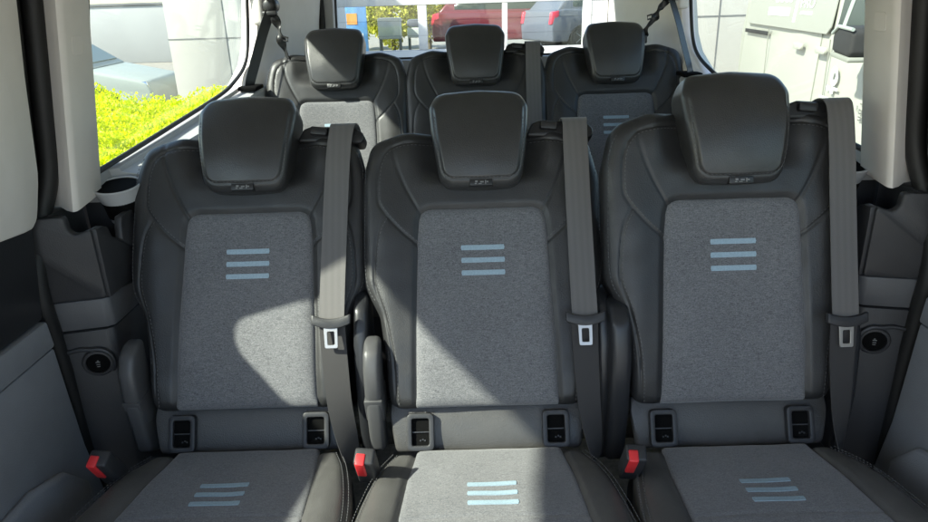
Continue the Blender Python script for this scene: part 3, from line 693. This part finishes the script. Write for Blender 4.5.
# ------------------------------------------------------------------ OUTSIDE
X = dict(
    asphalt=material('asphalt', (.27, .252, .22), .9, bump=('noise', 60, .5, .004), vary=(8, .2, (1, 1, 1))),
    clad=material('white_cladding', (.44, .425, .395), .5, vary=(.8, .03, (1, 1, 1))),
    clad_grey=material('grey_cladding', (.40, .40, .39), .5, vary=(.8, .03, (1, 1, 1))),
    joint=material('joint_grey', (.16, .16, .16), .7),
    frame=material('white_frame', (.62, .62, .60), .4, vary=(2, .02, (1, 1, 1))),
    van=material('white_paint', (.35, .354, .312), .4, coat=.2, vary=(1.3, .02, (1, 1, 1))),
    vanglass=material('pale_reflection_glass', (.275, .28, .25), .3),  # clear side window; the pale reflection on it is put into the base colour
    carglass=material('car_glass', (.035, .05, .045), .15, spec=.35),
    decal=material('white_decal', (.85, .85, .83), .5),
    decal_dark=material('grey_decal', (.10, .10, .09), .5), gap=material('gap_grey', (.22, .225, .195), .7),
    tyre=material('tyre_rubber', (.02, .02, .02), .8),
    silver=material('silver_paint', (.31, .34, .315), .45),
    hazeglass=material('hazed_car_glass', (.16, .19, .17), .3),  # paler copy of the car glass, with haze and reflection in its colour
    redpaint=material('red_paint', (.16, .022, .032), .25, coat=.6),
    bluepaint=material('blue_grey_paint', (.10, .115, .15), .5),
    lamp=material('tail_lamp_red', (.70, .06, .10), .2, coat=.5),
    chrome=material('chrome', (.7, .7, .7), .15, metal=1),
    blue=material('blue_panel', (.10, .28, .58), .5, vary=(4, .15, (1, 1, 1))),
    orange=material('orange_print', (.72, .30, .06), .5),
    grey=material('grey_box', (.52, .53, .50), .5, vary=(3, .06, (1, 1, 1))),
    bark=material('bark', (.10, .08, .05), .9, bump=('noise', 30, .6, .01)),
    yard_glass=glass_mat('yard_glass', (.93, .96, .94)),
)
def leaf_mat(name, c1, c2, tr=.35):
    m = bpy.data.materials.new(name); m.use_nodes = True; nt = m.node_tree; L = nt.links; b = nt.nodes['Principled BSDF']
    g = nt.nodes.new('ShaderNodeNewGeometry'); r = nt.nodes.new('ShaderNodeValToRGB')
    r.color_ramp.elements[0].color = (*c1, 1); r.color_ramp.elements[1].color = (*c2, 1)
    L.new(g.outputs['Random Per Island'], r.inputs['Fac']); L.new(r.outputs[0], b.inputs['Base Color']); b.inputs['Roughness'].default_value = .5
    t = nt.nodes.new('ShaderNodeBsdfTranslucent'); L.new(r.outputs[0], t.inputs[0]); mx = nt.nodes.new('ShaderNodeMixShader'); mx.inputs[0].default_value = tr
    out = [n for n in nt.nodes if n.type == 'OUTPUT_MATERIAL'][0]
    L.new(b.outputs[0], mx.inputs[1]); L.new(t.outputs[0], mx.inputs[2]); L.new(mx.outputs[0], out.inputs[0]); return m
X['hedge'] = leaf_mat('golden_leaf', (.52, .60, .002), (.80, .84, .004), .5)
X['leaf'] = leaf_mat('yellow_green_leaf', (.34, .38, .03), (.70, .66, .10))
def leaves(C, N, size, up=.5):
    """C: (n,3) centres, N: (n,3) outward directions -> two-triangle pointed leaves"""
    n = len(C); d = rng.normal(size=(n, 3))+N*1.2; d /= np.linalg.norm(d, axis=1)[:, None]
    a = rng.normal(size=(n, 3)); a -= d*(a*d).sum(1)[:, None]; a /= np.linalg.norm(a, axis=1)[:, None]; L = size*(0.6+.8*rng.random(n))[:, None]
    nn = np.cross(d, a)
    p0 = C-d*L*.5; p2 = C+d*L*.5; p1 = C+a*L*.30+nn*L*.08; p3 = C-a*L*.30+nn*L*.08
    V = np.stack([p0, p1, p2, p3], 1).reshape(-1, 3); i = np.arange(n)*4
    return V, np.c_[i, i+1, i+2, i+3]
# ground
g = MB(); g.add([(-150, -60, 0), (150, -60, 0), (150, 200, 0), (-150, 200, 0)], [(0, 1, 2, 3)])
tag(g.build('ground', X['asphalt'], None, 0), kind='structure')
# hedge
hd = empty('hedge', (-3.4, 4.6, 0)); tag(hd, 'bright yellow-green clipped hedge outside the quarter window', 'hedge')
def bump_top(x, y): return .95+.035*np.sin(x*5.3+y*2.1)+.03*np.sin(y*7.1-x*3.3)+.025*np.sin(x*13+y*9)
n = 105000; hx = rng.uniform(-6.6, -1.55, n); hy = rng.uniform(2.2, 6.55, n); dep = rng.exponential(.03, n); hz = bump_top(hx, hy)-dep
C1 = np.c_[hx, hy, hz]; N1 = np.tile([0, 0, 1.], (n, 1))
n2 = 16000; C2 = np.c_[-1.55-rng.exponential(.04, n2), rng.uniform(2.2, 6.55, n2), rng.uniform(.05, .97, n2)]; N2 = np.tile([1., 0, .3], (n2, 1))
tips = []
for _ in range(900):                                            # shoots that stand above the clipped top
    x, y = rng.uniform(-6.5, -1.6), rng.uniform(2.4, 6.5); h = rng.uniform(.01, .06)
    z = bump_top(x, y)
    for k in range(9): tips.append((x+rng.normal()*.018, y+rng.normal()*.018, z+h*k/8))
for _ in range(260):
    x = rng.uniform(-6.5, -1.7); y = rng.uniform(6.3, 6.55); h = rng.uniform(.02, .10); z = bump_top(x, y)
    for k in range(12): tips.append((x+rng.normal()*.015, y+rng.normal()*.015, z+h*k/11))
C3 = np.array(tips); N3 = np.tile([0, 0, 1.], (len(C3), 1))
V_, F_l = leaves(np.vstack([C1, C2, C3]), np.vstack([N1, N2, N3]), .030)
pydata('foliage', V_-np.array([-3.4, 4.6, 0]), F_l, X['hedge'], hd, 0)
mb = MB(); mb.box((-3.15, -2.35, .0), (1.75, 1.9, .84), .05); mb.build('hedge_core', X['leaf'], hd)

# building behind with pale cladding
bd = empty('building', (0, 12, 0)); tag(bd, 'pale clad building with grey panel joints behind the car park', 'building')
def BP(mb, name, mat): 
    o = mb.build(name, mat, bd); o.location = (0, -12, 0); return o
mb = MB(); mb.box((-4.10, 10.0, 0), (-3.29, 15, 3.6), .01); BP(mb, 'wing_wall', X['clad'])
mb = MB(); mb.box((-3.288, 10.012, 0), (-3.02, 15, 3.6), .004); mb.box((-3.018, 14.0, 0), (-2.45, 15, 3.6), .01); BP(mb, 'side_wall', X['clad_grey'])
mb = MB(); mb.box((2.85, 12.6, 0), (9.5, 15, 3.6), .01); BP(mb, 'clad_wall', X['clad'])
mb = MB()
for lo, hi in (((-4.104, 9.996, 1.335), (-3.29, 10.03, 1.352)), ((-3.289, 10.008, 1.335), (-3.016, 14, 1.352)), ((2.846, 12.594, 1.36), (9.5, 12.63, 1.385)), ((4.5, 12.592, 0), (4.518, 12.63, 3.6)), ((6.2, 12.592, 0), (6.218, 12.63, 3.6))):
    mb = MB(); mb.box(lo, hi, 0); BP(mb, 'panel_joint', X['joint'])
gw = empty('garden_wall', (-22, 26, 0)); tag(gw, 'long pale garden wall beyond the parked silver car', 'wall')
m2 = MB(); m2.box((-28, -.12, 0), (17, .12, 1.95), .02); m2.build('rendered_face', X['clad_grey'], gw)
m2 = MB(); m2.box((-28, -.17, 1.952), (17, .17, 2.05), .02); m2.build('coping', X['joint'], gw)
# white framed glazing seen through the rear window
gz = empty('window_wall', (0, 14, 0)); tag(gz, 'white framed window wall seen through the rear window', 'window wall')
mb = MB()
def bar(x0, x1, z0, z1, d=.0): mb.box((x0, -.06+d, z0), (x1, .06+d, z1), .01)
bar(-2.44, 2.84, 0, .875); bar(-2.44, 2.84, 1.70, 2.5)
for x0, x1 in ((-2.44, -2.24), (-.83, -.66), (.80, .90), (2.36, 2.52)): bar(x0, x1, .877, 1.698)
bar(2.52, 2.84, .877, 1.698, .02)
mb.build('frame', X['frame'], gz)
for x0, x1 in ((-2.24, -.83), (-.66, .80), (.90, 2.36)):
    m2 = MB(); m2.box((x0+.003, .0, .88), (x1-.003, .006, 1.695), 0); m2.build('pane', X['yard_glass'], gz)
# raised yard behind it
yd = MB(); yd.box((-3.0, 15.02, .0), (12, 25.5, .50), .0); tag(yd.build('yard_ground', X['asphalt']), kind='structure')
YZ = .50
def shrub(x, y, z, r, h, label):
    o = empty('shrub', (x, y, z)); tag(o, label, 'shrub', 'shrubs behind the white framed glazing')
    n = 7000; ph = rng.random((n, 3))*2-1; ph /= np.linalg.norm(ph, axis=1)[:, None]; rad = (.65+.4*rng.random(n))[:, None]*(1+.18*np.sin(ph[:, :1]*7+ph[:, 2:]*5))
    C = ph*rad*np.array([r, r*.7, h*.42])+np.array([0, 0, h*.58]); V, F = leaves(C, ph, .11)
    pydata('foliage', V, F, X['leaf'], o, 0)
    t = MB(); t.tube([(0, 0, 0), (.02, 0, h*.3), (-.03, .02, h*.6)], [.06, .045, .025], 8); t.build('stem', X['bark'], o)
shrub(-1.75, 18.4, YZ, .95, 1.9, 'yellow-green shrub behind the blue display board'); shrub(-2.9, 21, YZ, 1.2, 2.3, 'farther yellow-green shrub beside the pane edge'); shrub(-.9, 20.5, YZ, .9, 2.2, 'yellow-green shrub beside the red car rear')
ds = empty('display_board', (-2.52, 16.6, YZ)); tag(ds, 'blue display board with an orange square', 'sign')
m2 = MB(); m2.box((-.24, -.02, .02), (.36, .02, 1.5), .01); m2.build('board', X['blue'], ds)
m2 = MB(); m2.box((-.10, -.03, .82), (.14, -.021, 1.06), .0); m2.build('printed_square', X['orange'], ds)
m2 = MB(); m2.box((.02, -.03, .10), (.26, -.021, .62), .0); m2.build('printed_panel', X['decal'], ds)
for x, y, w, lab in ((-1.60, 16.2, .50, 'pale grey cabinet on dark legs in front of the shrubs'), (-1.00, 16.6, .46, 'pale cabinet with a dark top beside the red car')):
    c = empty('cabinet', (x, y, YZ)); tag(c, lab, 'cabinet', 'cabinets in the yard')
    m2 = MB(); m2.box((-w/2, -.2, .50), (w/2, .2, .95 if w > .48 else .72), .02); m2.build('case', X['grey'], c)
    if w < .48:
        m2 = MB(); m2.box((-w/2, -.2, .722), (w/2, .2, .90), .05); m2.build('top', X['bluepaint'], c)
    for dx in (-w/2+.03, w/2-.03):
        m2 = MB(); m2.box((dx-.02, -.18, 0), (dx+.02, .18, .498), .005); m2.build('leg', X['joint'], c)

# ---- cars
def wheel(parent, x, y, z, r, w, side):
    t = MB(); t.lathe([(r*.62, -w/2), (r*.93, -w/2), (r, -w*.38), (r, w*.38), (r*.93, w/2), (r*.62, w/2)], (0, 0, 0), 'y', 28); o = t.build('wheel', X['tyre'], parent); o.location = (x, y, z)
    t = MB(); t.lathe([(.001, -w*.30), (r*.60, -w*.30), (r*.63, -w*.5), (r*.60, -w*.5), (r*.55, -w*.36), (r*.16, -w*.36), (r*.14, -w*.46), (.001, -w*.46)], (0, 0, 0), 'y', 28)
    for k in range(5):
        a = 2*math.pi*k/5; t.tube([(r*.12*math.cos(a), -w*.44, r*.12*math.sin(a)), (r*.58*math.cos(a), -w*.42, r*.58*math.sin(a))], r*.06, 6)
    rr = t.build('rim', X['chrome'], o)
    if side > 0: o.rotation_euler = (0, 0, math.pi)
def arch_profile(pts, wheels, r):
    """lower body outline (x,z), closed along the bottom with wheel arches cut in"""
    out = list(pts)
    z0 = pts[-1][1]
    for c in sorted(wheels, reverse=True) if pts[-1][0] > pts[0][0] else sorted(wheels):
        sgn = -1 if pts[-1][0] > pts[0][0] else 1
        for k in range(11):
            a = math.pi*k/10; out.append((c-sgn*r*math.cos(a), z0+.0+r*math.sin(a)*.98))
    return out
def car(name, loc, rz, paint, label, h=1.5, L=4.3, W=1.78, glass=None):
    glass = glass or X['carglass']
    o = empty(name, loc, rz); tag(o, label, 'car')
    f = L/4.3; k = h/1.5
    low = arch_profile([(-2.13*f, .25), (-2.15*f, .55), (-2.08*f, .70), (-1.15*f, .92*k), (1.75*f, .98*k), (2.05*f, .95*k), (2.13*f, .60), (2.10*f, .25)], (-1.32*f, 1.28*f), .36)
    b = MB(); b.prism(low, -W/2, W/2, 'y', .05, 3, fn=lambda p: (p[0], p[1]*(1-.05*max(0, p[2]-.6)), p[2])); b.build('body', paint, o)
    top = [(-1.25*f, .90*k), (-.45*f, 1.42*k), (.1*f, 1.49*k), (1.2*f, 1.46*k), (1.75*f, 1.15*k), (1.95*f, .94*k)]
    b = MB(); b.prism(top, -W/2+.06, W/2-.06, 'y', .05, 3, fn=lambda p: (p[0], p[1]*(1-.30*max(0, p[2]-.9*k)), p[2])); b.build('cabin', paint, o)
    for s in (-1, 1):
        for poly in ([(-.95*f, .99*k), (-.42*f, 1.36*k), (.15*f, 1.40*k), (.15*f, 1.00*k)], [(.23*f, 1.00*k), (.23*f, 1.40*k), (1.12*f, 1.37*k), (1.50*f, 1.12*k), (1.5*f, 1.02*k)]):
            b = MB(); y = W/2-.058
            b.prism(poly, s*(y-.01), s*(y+.004), 'y', .004, 1, fn=lambda p: (p[0], p[1]*(1-.30*max(0, p[2]-.9*k)), p[2])); b.build('side_window', glass, o)
        b = MB(); b.prism([(1.88*f, .66), (2.145*f, .66), (2.10*f, .92*k), (1.92*f, .95*k)], s*(W/2-.16), s*(W/2-.012), 'y', .02, 2); b.build('tail_lamp', X['lamp'], o)
        b = MB(); b.prism([(-2.12*f, .60), (-1.85*f, .62), (-1.80*f, .72), (-2.07*f, .70)], s*(W/2-.30), s*(W/2-.012), 'y', .02, 2); b.build('headlamp', X['chrome'], o)
        for wx in (-1.32*f, 1.28*f): wheel(o, wx, s*(W/2-.10), .33, .325, .20, s)
    b = MB(); b.prism([(1.30*f, 1.40*k), (1.72*f, 1.12*k), (1.76*f, 1.14*k), (1.34*f, 1.425*k)], -W/2+.22, W/2-.22, 'y', .004, 1); b.build('rear_window', glass, o)
    b = MB(); b.prism([(-1.12*f, .965*k), (-.50*f, 1.37*k), (-.52*f, 1.40*k), (-1.15*f, .985*k)], -W/2+.20, W/2-.20, 'y', .004, 1); b.build('windscreen', glass, o)
    return o
car('hatchback', (1.35, 20.2, YZ), math.pi, X['redpaint'], 'red hatchback with a red tail lamp behind the white framed glazing', 1.55)
car('hatchback', (3.9, 19.0, YZ), math.pi+.35, X['bluepaint'], 'blue-grey hatchback beyond the red car behind the glazing', 1.55)
car('hatchback', (-7.1, 11.6, 0), R(186), X['silver'], 'pale silver hatchback parked beyond the hedge', 1.5, glass=X['hazeglass'])

# ---- white van next to ours
VA = R(8.0); vax = Vector((math.sin(VA), math.cos(VA), 0)); vn = Vector((math.cos(VA), -math.sin(VA), 0)); VH = Vector((3.415, 6.9875, 0))
vv = empty('white_van', VH); tag(vv, 'white van with pale decals parked alongside', 'van')
vv.matrix_world = Matrix(((vax.x, vn.x, 0, VH.x), (vax.y, vn.y, 0, VH.y), (0, 0, 1, 0), (0, 0, 0, 1)))   # local x = backwards along the van, y = away from us
# proper rotation needs a right-handed frame: x back, y away -> z = x cross y
rot = Matrix((vax, vn, vax.cross(vn))).transposed().to_4x4()
ZS = 1 if vax.cross(vn).z > 0 else -1
vv.matrix_world = Matrix.Translation(VH)
def vl(p): q = VH*0+vax*p[0]+vn*p[1]; return (q.x, q.y, p[2])
WD = 1.95
def vlean(p):
    d = min(p[1], WD-p[1]); ins = .10*max(0, p[2]-1.32)+.05*max(0, .55-p[2])
    y = p[1]+ins if p[1] < WD/2 else p[1]-ins
    return vl((p[0], y, p[2]))
def VP(mb, name, mat, par=vv, sm=40): return recalc(mb.build(name, mat, par, sm))
prof = arch_profile([(-2.78, .30), (-2.82, .62), (-2.72, .98), (-2.05, 1.16), (-1.72, 1.24), (-.98, 1.90), (-.6, 1.98), (2.5, 1.98), (2.70, 1.90), (2.78, 1.2), (2.80, .30)], (-1.98, 1.42), .40)
mb = MB(); mb.prism(prof, 0, WD, 'y', .045, 3, fn=vlean); VP(mb, 'body', X['van'])
for wx in (-1.98, 1.42):
    for yy in (.12, WD-.12):
        w = MB(); c = vl((wx, yy, .34)); ob = empty('wheel_tmp'); bpy.data.objects.remove(ob)
        t = MB(); r = .335; w_ = .22
        t.lathe([(r*.62, -w_/2), (r*.93, -w_/2), (r, -w_*.38), (r, w_*.38), (r*.93, w_/2), (r*.62, w_/2)], (0, 0, 0), 'x', 28); o = t.build('wheel', X['tyre'], vv); o.location = c; o.rotation_euler = (0, 0, -VA)
        t = MB(); t.lathe([(.001, -w_*.34), (r*.6, -w_*.34), (r*.63, -w_*.5), (r*.60, w_*.3), (.001, w_*.3)], (0, 0, 0), 'x', 28); t.build('rim', X['chrome'], o)
mb = MB(); mb.prism(rounded([(-.62, 1.33, .05), (-1.55, 1.30, .05), (-1.40, 1.45, .05), (-1.02, 1.80, .05), (-.62, 1.82, .05)], 60).tolist(), -.006, .01, 'y', .002, 1, fn=vlean); fw = VP(mb, 'front_window', X['carglass'])
mb = MB(); mb.prism(rounded([(-.56, 1.27, .05), (-1.66, 1.25, .05), (-1.42, 1.50, .05), (-1.03, 1.86, .05), (-.56, 1.88, .05)], 60).tolist(), -.003, .008, 'y', .002, 1, fn=vlean); VP(mb, 'window_surround', X['van'])
mb = MB(); mb.prism(rounded([(2.55, 1.36, .06), (-.46, 1.34, .06), (-.46, 1.84, .06), (2.5, 1.84, .06)], 60).tolist(), -.005, .008, 'y', .002, 1, fn=vlean); sw = VP(mb, 'side_window', X['vanglass'])
# window pillars seen through the front window, seat inside suggested by its frame
mb = MB(); mb.prism([(-.70, 1.34), (-.78, 1.34), (-.92, 1.79), (-.84, 1.79)], -.010, -.0065, 'y', 0, fn=vlean); VP(mb, 'window_bar', X['silver'], fw)
mb = MB(); mb.box((1.49, -.006, 1.245), (2.55, .01, 1.29), .002, fn=vlean); VP(mb, 'door_rail', X['tyre'])
mb = MB()
for t0, z0, z1 in ((-.19, .45, 1.84), (-.51, .45, 1.30), (1.48, .45, 1.33), (-1.66, .75, 1.24)): mb.box((t0-.004, -.004, z0), (t0+.004, .004, z1), 0, fn=vlean)
mb.box((-1.7, -.004, .515), (1.0, .004, .525), 0, fn=vlean)
VP(mb, 'door_gap', X['gap'])
for t0 in (.31, -.36):
    mb = MB(); mb.prism(rounded([(t0-.13, 1.165, .03), (t0+.13, 1.165, .03), (t0+.12, 1.23, .03), (t0-.12, 1.23, .03)], 40).tolist(), -.035, .0, 'y', .010, 2, fn=vlean); hn = VP(mb, 'door_handle', X['van'])
mb = MB(); mb.prism(rounded([(-1.76, 1.235, .05), (-1.40, 1.26, .05), (-1.38, 1.40, .06), (-1.50, 1.46, .06), (-1.78, 1.45, .06)], 60).tolist(), -.30, -.06, 'y', .03, 3, fn=vl); mr = VP(mb, 'door_mirror', X['tyre'])
mb = MB(); mb.prism(rounded([(-1.77, 1.20, .02), (-1.39, 1.225, .02), (-1.39, 1.262, .01), (-1.77, 1.237, .01)], 40).tolist(), -.302, -.05, 'y', .008, 2, fn=vl); VP(mb, 'mirror_base', X['gap'], mr)
mb = MB(); mb.tube([vl((-1.78, -.303, 1.44)), vl((-1.50, -.303, 1.455)), vl((-1.39, -.303, 1.40))], .014, 8); VP(mb, 'mirror_edge', X['silver'], mr)
# decals: white box, bar, lettering, emblem
def text_mesh(txt, size):
    cu = bpy.data.curves.new('lettering', 'FONT'); cu.body = txt; cu.size = size; cu.extrude = .0; cu.align_x = 'CENTER'
    ob = bpy.data.objects.new('lettering', cu); COL.objects.link(ob); bpy.context.view_layer.update()
    dg = bpy.context.evaluated_depsgraph_get(); me = ob.evaluated_get(dg).to_mesh()
    v = [tuple(p.co) for p in me.vertices]; f = [tuple(p.vertices) for p in me.polygons]
    ob.evaluated_get(dg).to_mesh_clear(); bpy.data.objects.remove(ob); bpy.data.curves.remove(cu); return v, f
def letters(mb, txt, size, t, z, y=-.0105, mi=0, sx=1.0):
    v, f = text_mesh(txt, size); mb.add([vlean((t-p[0]*sx, y, z+p[1])) for p in v], f, mi)
mb = MB(); letters(mb, 'BOUS', .15, 1.10, 1.615, sx=1.6); letters(mb, 'PRO', .15, .30, 1.565, sx=1.5)
mb.box((.83, -.0105, 1.475), (1.62, -.0065, 1.56), 0, fn=vlean); mb.box((.60, -.0105, 1.42), (.66, -.0065, 1.80), 0, fn=vlean); mb.box((.12, -.0105, 1.50), (.46, -.0065, 1.53), 0, fn=vlean)
VP(mb, 'lettering', X['decal'], sw, 0)
mb = MB()
def ring(t, z, r0, r1):
    v = []; f = []; n = 28
    for k in range(n):
        a = 2*math.pi*k/n; v += [vlean((t+r0*math.cos(a), -.004, z+r0*math.sin(a))), vlean((t+r1*math.cos(a), -.004, z+r1*math.sin(a)))]
    for k in range(n): a = 2*k; b = 2*((k+1) % n); f.append((a, a+1, b+1, b))
    mb.add(v, f)
ring(-.74, 1.00, .035, .085)
mb.box((-.86, -.006, .88), (-.72, -.003, .905), 0, fn=vlean); mb.box((-.68, -.006, .865), (-.60, -.003, .905), 0, fn=vlean); mb.box((-.76, -.006, .845), (-.69, -.003, .88), 0, fn=vlean)
mb.box((-.95, -.006, .782), (-.46, -.003, .802), 0, fn=vlean)
VP(mb, 'door_emblem', X['decal'], vv, 0)
mb = MB(); letters(mb, 'R', .07, -1.34, .775, -.004)
for k, (w, z) in enumerate(((.16, .84), (.2, .79), (.22, .765), (.14, .735), (.16, .71))): mb.box((-1.38-w, -.005, z), (-1.38, -.003, z+.009), 0, fn=vlean)
VP(mb, 'small_print', X['decal_dark'], vv, 0)
ground_z = 0

# ------------------------------------------------------------------ LIGHT
SUN = Vector((-.66, -.35, .66)).normalized()
elev = math.asin(SUN.z); az = math.atan2(SUN.x, SUN.y)
w = bpy.data.worlds.new('World'); sc.world = w; w.use_nodes = True; nt = w.node_tree
sky = nt.nodes.new('ShaderNodeTexSky'); sky.sky_type = 'NISHITA'; sky.sun_disc = False; sky.sun_elevation = elev; sky.sun_rotation = az; sky.air_density = 1; sky.dust_density = 1.0
nt.links.new(sky.outputs[0], nt.nodes['Background'].inputs[0]); nt.nodes['Background'].inputs[1].default_value = .15
sl = bpy.data.lights.new('sun', 'SUN'); sl.energy = 4.5; sl.angle = R(1.2); sl.color = (1, .95, .87)
so = bpy.data.objects.new('sun', sl); COL.objects.link(so); so.rotation_euler = SUN.to_track_quat('Z', 'Y').to_euler(); so.location = (-20, -10, 20)

# ------------------------------------------------------------------ CAMERA
cam = bpy.data.cameras.new('camera'); co = bpy.data.objects.new('camera', cam); COL.objects.link(co); sc.camera = co
p, y, r = R(20.7345), R(.187), R(1.712)
Fv = Vector((-math.sin(y)*math.cos(p), math.cos(y)*math.cos(p), -math.sin(p))); R0 = Vector((math.cos(y), math.sin(y), 0)); U0 = R0.cross(Fv)
Rv = R0*math.cos(r)-U0*math.sin(r); Uv = R0*math.sin(r)+U0*math.cos(r)
co.matrix_world = Matrix((( Rv.x, Uv.x, -Fv.x, -.0348), (Rv.y, Uv.y, -Fv.y, 0), (Rv.z, Uv.z, -Fv.z, 1.70), (0, 0, 0, 1)))
cam.sensor_width = 36; cam.lens = 679.66/928*36; cam.clip_start = .02; cam.clip_end = 600
sc.view_settings.view_transform = 'Standard'; sc.view_settings.look = 'None'; sc.view_settings.exposure = 1.6; sc.view_settings.gamma = 1
sc.cycles.max_bounces = 10; sc.cycles.transparent_max_bounces = 12; sc.cycles.use_denoising = True
